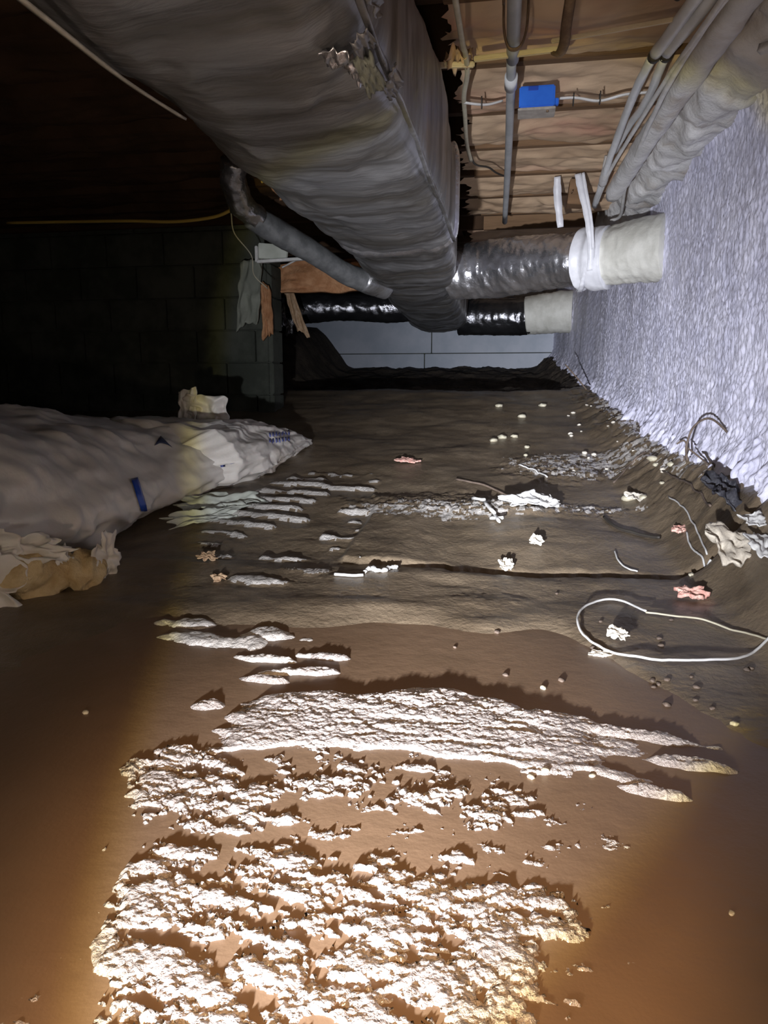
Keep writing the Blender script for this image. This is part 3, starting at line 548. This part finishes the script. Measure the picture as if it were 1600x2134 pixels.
# ================================================================== BAGS OF INSULATION
def bag_mesh(prof, seed, ny=230, na=150, name='bag'):
    # prof rows: y, right foot x, left x, top z, ground z, top x
    P = np.array(prof, float); yy = np.linspace(P[0, 0], P[-1, 0], ny)
    xr, xl, zt, zg, sq = (np.interp(yy, P[:, 0], P[:, i]) for i in range(1, 6))
    a = np.linspace(0, 2 * np.pi, na, endpoint=False); YY, A = np.meshgrid(yy, a, indexing='ij')
    xr, xl, zt, zg, sq = (v[:, None] for v in (xr, xl, zt, zg, sq))
    c, s = np.cos(A), np.sin(A); n = 2.5
    Xn = np.sign(c) * np.abs(c) ** (2 / n); Zn = np.sign(s) * np.abs(s) ** (2 / 2.2)
    cx = (xr + xl) / 2; hw = (xr - xl) / 2; cz = (zt + zg) / 2; hh = (zt - zg) / 2
    x = cx + hw * (Xn - sq * np.clip(Zn + .7, 0, 2) * .5 * (Xn > 0) * Xn); z = cz + hh * Zn
    u = A * hw
    wp_ = .5 * fbm(YY * 1.5, A, 2, seed + 8)
    wr = .022 * fbm(YY * 2.2, A * 1.4, 3, seed) + .020 * ridged(YY * 2.0 + A * 1.1 + wp_, A * 1.0 - YY * 1.6, 3, seed + 2) * smooth(-.3, .3, fbm(YY * 2, A * 1.5, 2, seed + 9)) + .007 * ridged(YY * 7 - A + wp_ * 3, A * 2.4 + YY * 2, 2, seed + 4) - .014
    tap = np.clip(np.minimum(hw, hh) / .12, 0, 1)
    return np.stack([x + Xn * wr * tap, YY, z + Zn * wr * tap], -1), grid_faces(ny, na)
def close_u(co, f, ny, na):
    i = np.arange(ny - 1); g = np.stack([i * na + na - 1, (i + 1) * na + na - 1, (i + 1) * na, i * na], -1); return np.vstack([f, g])
def build_bag(name, prof, seed, label):
    co, f = bag_mesh(prof, seed); f = close_u(co, f, *co.shape[:2]); me = mesh_np(name, co, f)
    root = thing(name, label, 'bag', (float(co[..., 0].mean()), float(co[..., 1].mean()), 0))
    o = part('sack', me, M['bag'], root); return root, o, co, f
bagA, sackA, coA, fA = build_bag('insulation_bag', [
    (1.02, -1.45, -1.9, .12, .02, .2), (1.10, -1.26, -2.3, .36, -.02, .3), (1.35, -1.22, -2.7, .46, -.02, .45), (1.6, -1.17, -2.8, .50, -.02, .5), (1.9, -1.08, -2.8, .505, -.02, .55),
    (2.3, -1.09, -2.8, .47, .0, .55), (2.6, -1.06, -2.8, .44, .04, .45), (2.80, -1.03, -2.6, .42, .07, .40), (2.90, -1.07, -2.4, .40, .09, .35), (2.96, -1.3, -2.2, .33, .13, .3)], 301,
    'large dirty white plastic insulation bag slumped along the left, torn at its near end')
bagB, sackB, coB, fB = build_bag('insulation_bag', [
    (2.66, -1.25, -1.7, .30, .12, .2), (2.76, -1.02, -1.9, .40, .08, .30), (2.9, -.96, -1.95, .405, .10, .38), (3.15, -.955, -1.9, .395, .13, .42), (3.35, -.955, -1.8, .375, .17, .45),
    (3.5, -.965, -1.65, .35, .20, .4), (3.62, -.985, -1.45, .30, .225, .3), (3.68, -1.05, -1.25, .27, .245, .2)], 311,
    'smaller brighter white plastic bag behind, its pointed tip lying furthest out on the mud')
for rt_, co_, f_ in ((bagA, coA, fA), (bagB, coB, fB)): pass
BV = [BVHTree.FromPolygons([tuple(v) for v in c.reshape(-1, 3)], [tuple(int(i) for i in q) for q in f]) for c, f in ((coA, fA), (coB, fB))]
def decal(bv, pts, nu, nv, root, name, m, lift=.004, **t):
    # pts: four world corners outside the bag, laid back on to its surface along their own direction from the bag's outside
    A_, B_, C_, D_ = [Vector(p) for p in pts]; co = []
    for i in range(nu):
        for j in range(nv):
            u, v = i / (nu - 1), j / (nv - 1); p = (A_ * (1 - u) + B_ * u) * (1 - v) + (D_ * (1 - u) + C_ * u) * v
            q, nn, _, _ = bv.find_nearest(p)
            if nn.dot(p - q) < 0: nn = -nn
            co.append(q + nn * lift)
    me = mesh_np(name, np.array([tuple(c) for c in co]), grid_faces(nu, nv))
    o = part(name, me, m, root, **t); sm = o.modifiers.new('thick', 'SOLIDIFY'); sm.thickness = .001; return o
fwv = Vector((-.1685, .9706, -.1752)); f_px = 1500.
_ca = R(9.86); _th = R(10.09)
FW = Vector((-math.sin(_ca) * math.cos(_th), math.cos(_ca) * math.cos(_th), -math.sin(_th))); RT = Vector((math.cos(_ca), math.sin(_ca), 0)); UP = RT.cross(FW)
def direction(px, py): return (FW * 1500 + RT * (px - 800) + UP * (1067 - py)).normalized()
def on_bag(bv, px, py, d=.01):                       # a point of the bag's surface, found by looking at it from the viewpoint
    h = bv.ray_cast(CAM, direction(px, py))
    if h[0] is None: 
        q = CAM + direction(px, py) * 2.6; return bv.find_nearest(q)[0]
    n_ = h[1] if h[1].dot(CAM - h[0]) > 0 else -h[1]; return h[0] + n_ * d
def bag_patch(bv, quad, nu, nv, root, name, m, lift=.004, **t):
    a_, b_, c_, d_ = [Vector(q) for q in quad]; co = []
    for i in range(nu):
        for j in range(nv):
            u, v = i / (nu - 1), j / (nv - 1); p = (a_ * (1 - u) + b_ * u) * (1 - v) + (d_ * (1 - u) + c_ * u) * v
            co.append(tuple(on_bag(bv, p.x, p.y, lift)))
    o = part(name, mesh_np(name, np.array(co), grid_faces(nu, nv)), m, root, **t); sm = o.modifiers.new('thick', 'SOLIDIFY'); sm.thickness = .001; return o
bag_patch(BV[0], [(272, 1000), (286, 997), (305, 1063), (292, 1066)], 5, 14, bagA, 'tape_strip', M['tape'], label='dark blue tape strip')
bag_patch(BV[0], [(320, 930), (334, 910), (358, 934), (338, 922)], 5, 6, bagA, 'printed_mark', M['inkd'], label='dark printed arc')
random.seed(21)
for i in range(14):                                   # worn, unreadable print near the tip
    x = 560 + (i % 7) * 6.5; y = 903 + (i // 7) * 13 - (i % 7) * .8
    bag_patch(BV[1], [(x, y), (x + 3.4, y - random.uniform(0, 2)), (x + 4.2, y + random.uniform(6, 10)), (x + .6, y + random.uniform(6, 10))], 3, 3, bagB, 'printed_letter', M['ink'], lift=.003)
bag_patch(BV[1], [(470, 1022), (512, 1012), (514, 1020), (474, 1030)], 5, 3, bagB, 'printed_mark', M['ink'])
part('bag_neck', crumple((-1.43, 3.28, .415), (.20, .03, -.03), (.015, .0, .17), .028, 321, n=30, fq=2.4, thick=.01), M['bag'], bagB, label='twisted neck standing up')
part('bag_neck', crumple((-1.52, 3.26, .43), (.09, .0, .03), (.01, .0, .19), .020, 323, n=22, fq=2.4, thick=.01), M['bag'], bagB)
# torn end of the near bag with yellow batt showing
def blob(c, r, seed, amp=.25, n=3, fq=1.4, name='blob'):
    bm = bmesh.new(); bmesh.ops.create_icosphere(bm, subdivisions=n, radius=1)
    P = np.array([v.co[:] for v in bm.verts]); k = 1 + amp * fbm(P[:, 0] * fq + P[:, 2] * .7, P[:, 1] * fq - P[:, 2] * .8, 4, seed)
    for v, q, kk in zip(bm.verts, P, k): v.co = Vector((c[0] + q[0] * r[0] * kk, c[1] + q[1] * r[1] * kk, c[2] + q[2] * r[2] * kk))
    for fc in bm.faces: fc.smooth = True
    me = bpy.data.meshes.new(name); bm.to_mesh(me); bm.free(); return me
part('exposed_batt', blob((-1.205, 1.60, .075), (.085, .10, .075), 331, .35, 4), M['fibre'], bagA, label='yellow insulation bulging through the tear')
part('exposed_batt', blob((-1.115, 1.70, .055), (.050, .07, .055), 333, .35, 4), M['fibre'], bagA)
part('torn_lip', crumple((-1.17, 1.56, .150), (.16, .10, -.03), (-.02, .03, .05), .016, 335, n=30, fq=2.6, thick=.002, disc=True), M['bag'], bagA)
part('torn_lip', crumple((-1.135, 1.64, .075), (.02, .05, .01), (.02, .0, .085), .016, 337, n=22, fq=2, disc=True), M['bag'], bagA)
part('torn_lip', crumple((-1.07, 1.75, .08), (.02, .07, -.02), (.01, .0, .11), .014, 338, n=22, fq=2, disc=True), M['bag'], bagA)
part('loose_flap', crumple((-1.235, 1.46, .085), (.14, .10, -.03), (-.05, .03, .20), .024, 339, n=34, fq=1.6, thick=.003, disc=True), M['bag'], bagA, label='loose white flap lying on the mud')
part('loose_flap', crumple((-1.29, 1.50, .17), (.16, .10, .01), (-.05, .03, .16), .022, 340, n=34, fq=1.6, thick=.003, disc=True), M['bag'], bagA)
part('loose_flap', crumple((-1.06, 2.52, .115), (.20, .10, -.0), (-.03, .12, .035), .018, 341, n=30, fq=2.2, thick=.003, disc=True), M['gyp'], bagA, label='greenish white folded skirt poking out')
part('loose_flap', crumple((-1.04, 2.36, .09), (.16, .24, .0), (-.06, .03, .03), .014, 343, n=26, fq=2.2, thick=.003, disc=True), M['gyp'], bagA)

# ================================================================== THINGS ON THE MUD
FB = BVHTree.FromPolygons([tuple(v) for v in FLOOR_ME_CO], [tuple(q) for q in FLOOR_F]) if False else None
def ground(px, py):                                   # where a view direction meets the ground
    d = direction(px, py); t = .3
    while t < 11:
        p = CAM + d * t
        if p.z < GBz(p.x, p.y): return Vector((p.x, p.y, p.z))
        t += .01
    return p
_gx, _gy = xs, ys
def GBz(x, y):
    i = min(max(int(np.searchsorted(_gx, x)) - 1, 0), len(_gx) - 2); j = min(max(int(np.searchsorted(_gy, y)) - 1, 0), len(_gy) - 2)
    fx = (x - _gx[i]) / (_gx[i + 1] - _gx[i]); fy = (y - _gy[j]) / (_gy[j + 1] - _gy[j])
    return float((Z[i, j] * (1 - fx) + Z[i + 1, j] * fx) * (1 - fy) + (Z[i, j + 1] * (1 - fx) + Z[i + 1, j + 1] * fx) * fy)
def lay(pts, lift=.004, step=.03):                    # run a strand over the ground
    out = []
    for p, q in zip(pts[:-1], pts[1:]):
        p, q = Vector(p), Vector(q); n_ = max(1, int((q - p).length / step))
        for k in range(n_):
            v = p.lerp(q, k / n_); out.append(v)
    out.append(Vector(pts[-1])); r_ = []
    for v in out:
        g = GBz(v.x, v.y); r_.append((v.x, v.y, g + lift + max(v.z, 0)))
    return r_
def strand(name, px, rad, m, label, cat, lift=.003, hs=None, wob=0, group=None):
    P = [ground(*q) for q in px]
    P = [Vector((p.x, p.y, (hs[i] if hs else 0))) for i, p in enumerate(P)]
    C = catmull(P, 8); C = [(x, y, GBz(x, y) + lift + rad * .6 + max(z, 0)) for x, y, z in C]
    me = tube(C, rad, 8, 1, (lambda u, a: wob * fbm(u * 60, a, 2, 3)) if wob else None, spline=False)
    return single(name, me, m, label, cat)
# cable loop
cl = thing('cable_loop', 'thin whitish cable lying in one large loop on the mud at the right', 'cable', tuple(ground(1400, 1330)))
P = [ground(*q) for q in [(1345, 1284), (1310, 1266), (1265, 1258), (1222, 1270), (1203, 1295), (1210, 1330), (1245, 1358), (1305, 1376), (1370, 1386), (1450, 1389), (1530, 1384), (1575, 1368), (1600, 1345), (1625, 1322)]]
C = [(x, y, GBz(x, y) + .010) for x, y, z in catmull([Vector((p.x, p.y, 0)) for p in P], 10)]
part('sheath', tube(C, .0027, 10, 1, spline=False), M['cablew'], cl)
P = [ground(*q) for q in [(1345, 1284), (1400, 1292), (1470, 1302), (1540, 1325), (1600, 1345), (1640, 1350)]]
C = [(x, y, GBz(x, y) + .007) for x, y, z in catmull([Vector((p.x, p.y, 0)) for p in P], 10)]
part('muddy_end', tube(C, .0023, 8, 1, spline=False), M['cableo'], cl, label='muddy brown run of the loop')
# roots and wires
strand('root', [(1360, 895), (1395, 895), (1420, 925), (1455, 955), (1490, 975)], .0035, M['root'], 'dark root arching low against the foot of the foam wall', 'root', hs=[0, .05, .06, .03, 0])
def arch(px, hs, rad, m, label, cat, name='root'):
    P = [ground(*q) for q in px]; C = catmull([Vector((p.x, p.y, GBz(p.x, p.y) + h)) for p, h in zip(P, hs)], 10)
    return single(name, tube(C, rad, 8, 1, spline=False), m, label, cat)
def free3(pts_px_y, rad, m, label, cat, name='root'):
    P = []
    for px, py, yy in pts_px_y:
        d = direction(px, py); P.append(CAM + d * (yy / d.y))
    return single(name, tube(catmull(P, 10), rad, 8, 1, spline=False), m, label, cat)
free3([(1432, 960, 2.62), (1430, 930, 2.60), (1445, 890, 2.58), (1475, 872, 2.55), (1505, 890, 2.5), (1535, 930, 2.45), (1555, 985, 2.4)], .0038, M['root'], 'tall hooped dark root standing up before the foam wall', 'root')
free3([(1428, 930, 2.62), (1460, 955, 2.58), (1495, 985, 2.5), (1515, 990, 2.45), (1530, 975, 2.42), (1545, 1000, 2.38), (1552, 1035, 2.34)], .0032, M['root'], 'kinked root crossing beneath the tall hooped root', 'root')
free3([(1545, 1015, 2.33), (1560, 1000, 2.33), (1580, 975, 2.33), (1604, 972, 2.31)], .0034, M['root'], 'forked root tip at the right edge of the view', 'root')
free3([(1535, 1040, 2.33), (1550, 1018, 2.33), (1562, 1030, 2.32), (1572, 1050, 2.31)], .003, M['root'], 'short tangled root stub below the forked tip', 'root')
free3([(1410, 925, 2.8), (1425, 918, 2.78), (1432, 935, 2.76), (1424, 962, 2.75)], .0032, M['root'], 'tiny curled root at the left foot of the tall hoop', 'root')
free3([(1178, 760, 4.95), (1200, 785, 4.9), (1222, 812, 4.85)], .005, M['root'], 'thin dark root slanting down the far end of the foam wall', 'root')
strand('root', [(1380, 985), (1430, 1010), (1462, 1040), (1480, 1058)], .0035, M['root'], 'dark root leading to the black plastic scrap', 'root')
strand('root', [(1258, 1082), (1285, 1103), (1330, 1118), (1375, 1126)], .0048, M['cableb'], 'dark sagging root across the mud right of centre', 'root')
strand('root', [(950, 1002), (1010, 1015), (1065, 1037)], .004, M['root'], 'dark twig left of the white scraps, mid distance', 'root')
strand('root', [(1278, 1010), (1310, 975), (1345, 945), (1320, 965)], .004, M['root'], 'grey root slanting across the silty patch', 'root')
strand('wire', [(1392, 1040), (1425, 1065), (1450, 1110), (1472, 1165)], .0026, M['cablew'], 'pale pinkish wire running down to the plaster lump', 'wire')
strand('wire', [(1430, 1112), (1438, 1140), (1460, 1165), (1480, 1172)], .0028, M['cablew'], 'short bowed white wire from the pink scrap to the plaster lump', 'wire')
strand('wire', [(1280, 1152), (1288, 1172), (1310, 1190), (1328, 1198)], .0024, M['cablew'], 'small hooked white wire by the groove', 'wire')
strand('wire', [(1080, 972), (1110, 980), (1140, 998)], .0032, M['cablew'], 'pale twig pointing right from the middle of the mud', 'wire')
strand('string', [(697, 1202), (720, 1203), (757, 1203)], .0042, M['cablew'], 'white edge strip lying at the left end of the groove', 'string', hs=None)
free3([(750, 1160, 2.02), (752, 1185, 2.01), (757, 1203, 2.0)], .0022, M['cablew'], 'short white thread standing at the end of the white strip', 'string', 'string')
strand('string', [(760, 1196), (775, 1190), (795, 1195), (812, 1188), (828, 1186)], .0052, M['cablew'], 'fluffy white string right of the white strip', 'string', wob=.006)
# scraps
def scrap(name, px, py, sx, sy, amp, m, label, cat, seed, rz=0, tilt=.2, thick=.003, fq=2.2, lift=None):
    g = ground(px, py); a_ = Vector((math.cos(rz), math.sin(rz), 0)) * sx; b2 = Vector((-math.sin(rz), math.cos(rz), tilt)).normalized() * sy
    z = GBz(g.x, g.y) + (sy * tilt * .5 + amp * .5 + thick if lift is None else lift)
    return single(name, crumple((g.x, g.y, z), a_, b2, amp, seed, n=20, fq=fq * .8, thick=thick, disc=True), m, label, cat)
scrap('plaster_scrap', 1520, 1178, .095, .115, .020, M['plaster'], 'torn dirty plaster-coloured lump beside the groove at the right', 'scrap', 401, .2, .55, .008)
scrap('plastic_scrap', 1508, 1062, .085, .12, .030, M['black'], 'crumpled black plastic scrap near the foot of the foam wall', 'scrap', 403, .4, .5, .004)
scrap('insulation_scrap', 1438, 1249, .060, .040, .008, M['fibrep'], 'largest pink insulation scrap, below the groove at the right', 'scrap', 405, -.1, .3, .010)
scrap('insulation_scrap', 1418, 1110, .040, .034, .006, M['fibrep'], 'small pink insulation scrap at the end of the bowed wire', 'scrap', 407, 0, .2, .007)
scrap('insulation_scrap', 847, 965, .085, .05, .008, M['fibrep'], 'flat salmon scrap alone in the middle of the mud', 'scrap', 409, .1, .2, .006)
scrap('foil_scrap', 1290, 1336, .036, .028, .010, M['chip'], 'crumpled silvery scrap inside the cable loop', 'scrap', 411, -.3, .4)
scrap('leaf_scrap', 1251, 1370, .036, .018, .004, M['chip'], 'pale yellow scrap under the lower left of the cable loop', 'scrap', 413)
scrap('foil_scrap', 1055, 1192, .036, .040, .010, M['chip'], 'little white crumpled scrap just above the groove', 'scrap', 415, .3, .6)
scrap('foil_scrap', 1118, 1136, .034, .034, .008, M['chip'], 'small white scrap above the groove, right of its middle', 'scrap', 417, .2, .5)
scrap('plastic_scrap', 1095, 1052, .12, .08, .012, M['cablew'], 'bright white scrap of film in the middle distance', 'scrap', 419, -.05, .35)
scrap('plastic_scrap', 1140, 1056, .07, .07, .012, M['cablew'], 'smaller white film scrap touching the bright one on its right', 'scrap', 421, .3, .35)
scrap('leaf', 432, 1170, .045, .035, .008, M['leaf'], 'small yellow leaf on the mud by the big bag', 'leaf', 423, .8, .4)
scrap('leaf', 455, 1210, .030, .025, .006, M['leaf'], 'tiny yellow leaf nearest to the torn bag end', 'leaf', 425, .2, .3)
scrap('leaf', 1545, 1950, .022, .055, .005, M['leaf'], 'dry brown leaf in the shadowy bottom right corner', 'leaf', 427, .9, .2)
scrap('leaf', 60, 1725, .07, .012, .003, M['leaf'], 'flat sliver of bark at the left edge of the view', 'leaf', 429, .1, .1)
scrap('foil_scrap', 1325, 1042, .055, .05, .010, M['chip'], 'cream scrap lying flat left of the black plastic', 'scrap', 431, 0, .3)
scrap('plastic_scrap', 1588, 1165, .05, .09, .012, M['cablew'], 'white film scrap at the right edge above the groove', 'scrap', 433, .2, .4)
scrap('plastic_scrap', 1575, 1100, .06, .05, .012, M['cablew'], 'folded white film scrap just below the black plastic scrap', 'scrap', 435, .2, .4)
single('rooty_clump', join_mesh([tube([(p.x, p.y, p.z + .01), (q.x, q.y, q.z + .018)], .006, 8, 3, lambda u, a: .003 * fbm(u * 40, a, 2, 7)) for p, q in
       [(ground(985, 1043), ground(1010, 1052)), (ground(1008, 1050), ground(1030, 1080)), (ground(1028, 1075), ground(1040, 1098)), (ground(1022, 1085), ground(1048, 1090))]]), M['cablew'], 'knobbly white branching scrap on the shelf of mud', 'scrap')
# pebbles and crumbs
def pebble(px, py, w_, label, m='stone', group=None, name='stone'):
    g = ground(px, py); me = blob((0, 0, 0), (w_ / 2, w_ * .38, w_ * .26), int(px + py), .35, 2)
    o = single(name, me, M[m], label, 'stone'); o.location = (g.x, g.y, max(GBz(g.x, g.y), LEVEL if g.y < 1.86 and g.x < .66 else -1) + w_ * .10); o.rotation_euler = (0, 0, px)
    if group: o['group'] = group
    return o
for px, py, w_, lb in [(1046, 914, .050, 'largest pale stone of the group far back on the mud'), (1072, 911, .042, 'greyish stone touching the largest pale stone on its right'), (1028, 920, .045, 'flat stone touching the largest pale stone on its left'),
                       (1098, 933, .034, 'small stone just right of the far stone group'), (1095, 950, .028, 'white pebble below the far stone group'), (1087, 870, .055, 'dim stone furthest back before the dark berm'),
                       (1130, 847, .055, 'dull stone at the very edge of the dark berm'), (1040, 848, .05, 'pale pebble pair at the edge of the dark berm, left'), (1310, 1043, .060, 'oblong cream stone before the foam wall'),
                       (1340, 1038, .035, 'round cream stone beside the oblong one'), (1360, 958, .045, 'white stone at the foot of the foam wall'), (1397, 972, .036, 'bright round pebble nearest the hooped root'),
                       (1365, 972, .030, 'small flat white pebble under the white stone'), (1378, 1010, .022, 'single bright pebble left of the black plastic'), (1440, 1200, .02, 'tiny white pebble left of the plaster lump'),
                       (1130, 1472, .014, 'bright pebble in the foreground mud, right of centre'), (1530, 1515, .014, 'yellow pebble alone in the foreground at the far right'), (1105, 1650, .013, 'left one of two white pebbles below the wet bank'),
                       (1134, 1662, .012, 'right one of two white pebbles below the wet bank'), (1232, 1640, .010, 'little pebble right of the two white pebbles'), (182, 1535, .013, 'lone pebble on the dry mud at the left'),
                       (1010, 1463, .008, 'tiny pebble just above the wet bank'), (1515, 2000, .008, 'tiny pale pebble beside the brown leaf')]:
    pebble(px, py, w_, lb)
random.seed(5)
proto = {}
for i in range(46):
    px = random.uniform(1180, 1470); py = random.uniform(835, 985)
    if (px - 1180) * .62 + 815 > py + 30: py = (px - 1180) * .62 + 815 - random.uniform(-25, 10)
    px = max(1150, px); g = ground(px, py)
    if g.x > float(wallx(g.y)) - .09: continue
    o = pebble(px, py, random.uniform(.014, .03), 'small pale crumb of foam scattered at the foot of the foam wall', 'chip', 'foam crumbs along the foam wall', 'foam_crumb'); o['category'] = 'crumb'
for i in range(22):
    px = random.uniform(940, 1590); py = random.uniform(1215, 1500); pebble(px, py, random.uniform(.008, .016), 'dark speck of soil on the mud before the groove', 'root', 'dark soil specks on the foreground mud', 'soil_crumb')['category'] = 'crumb'
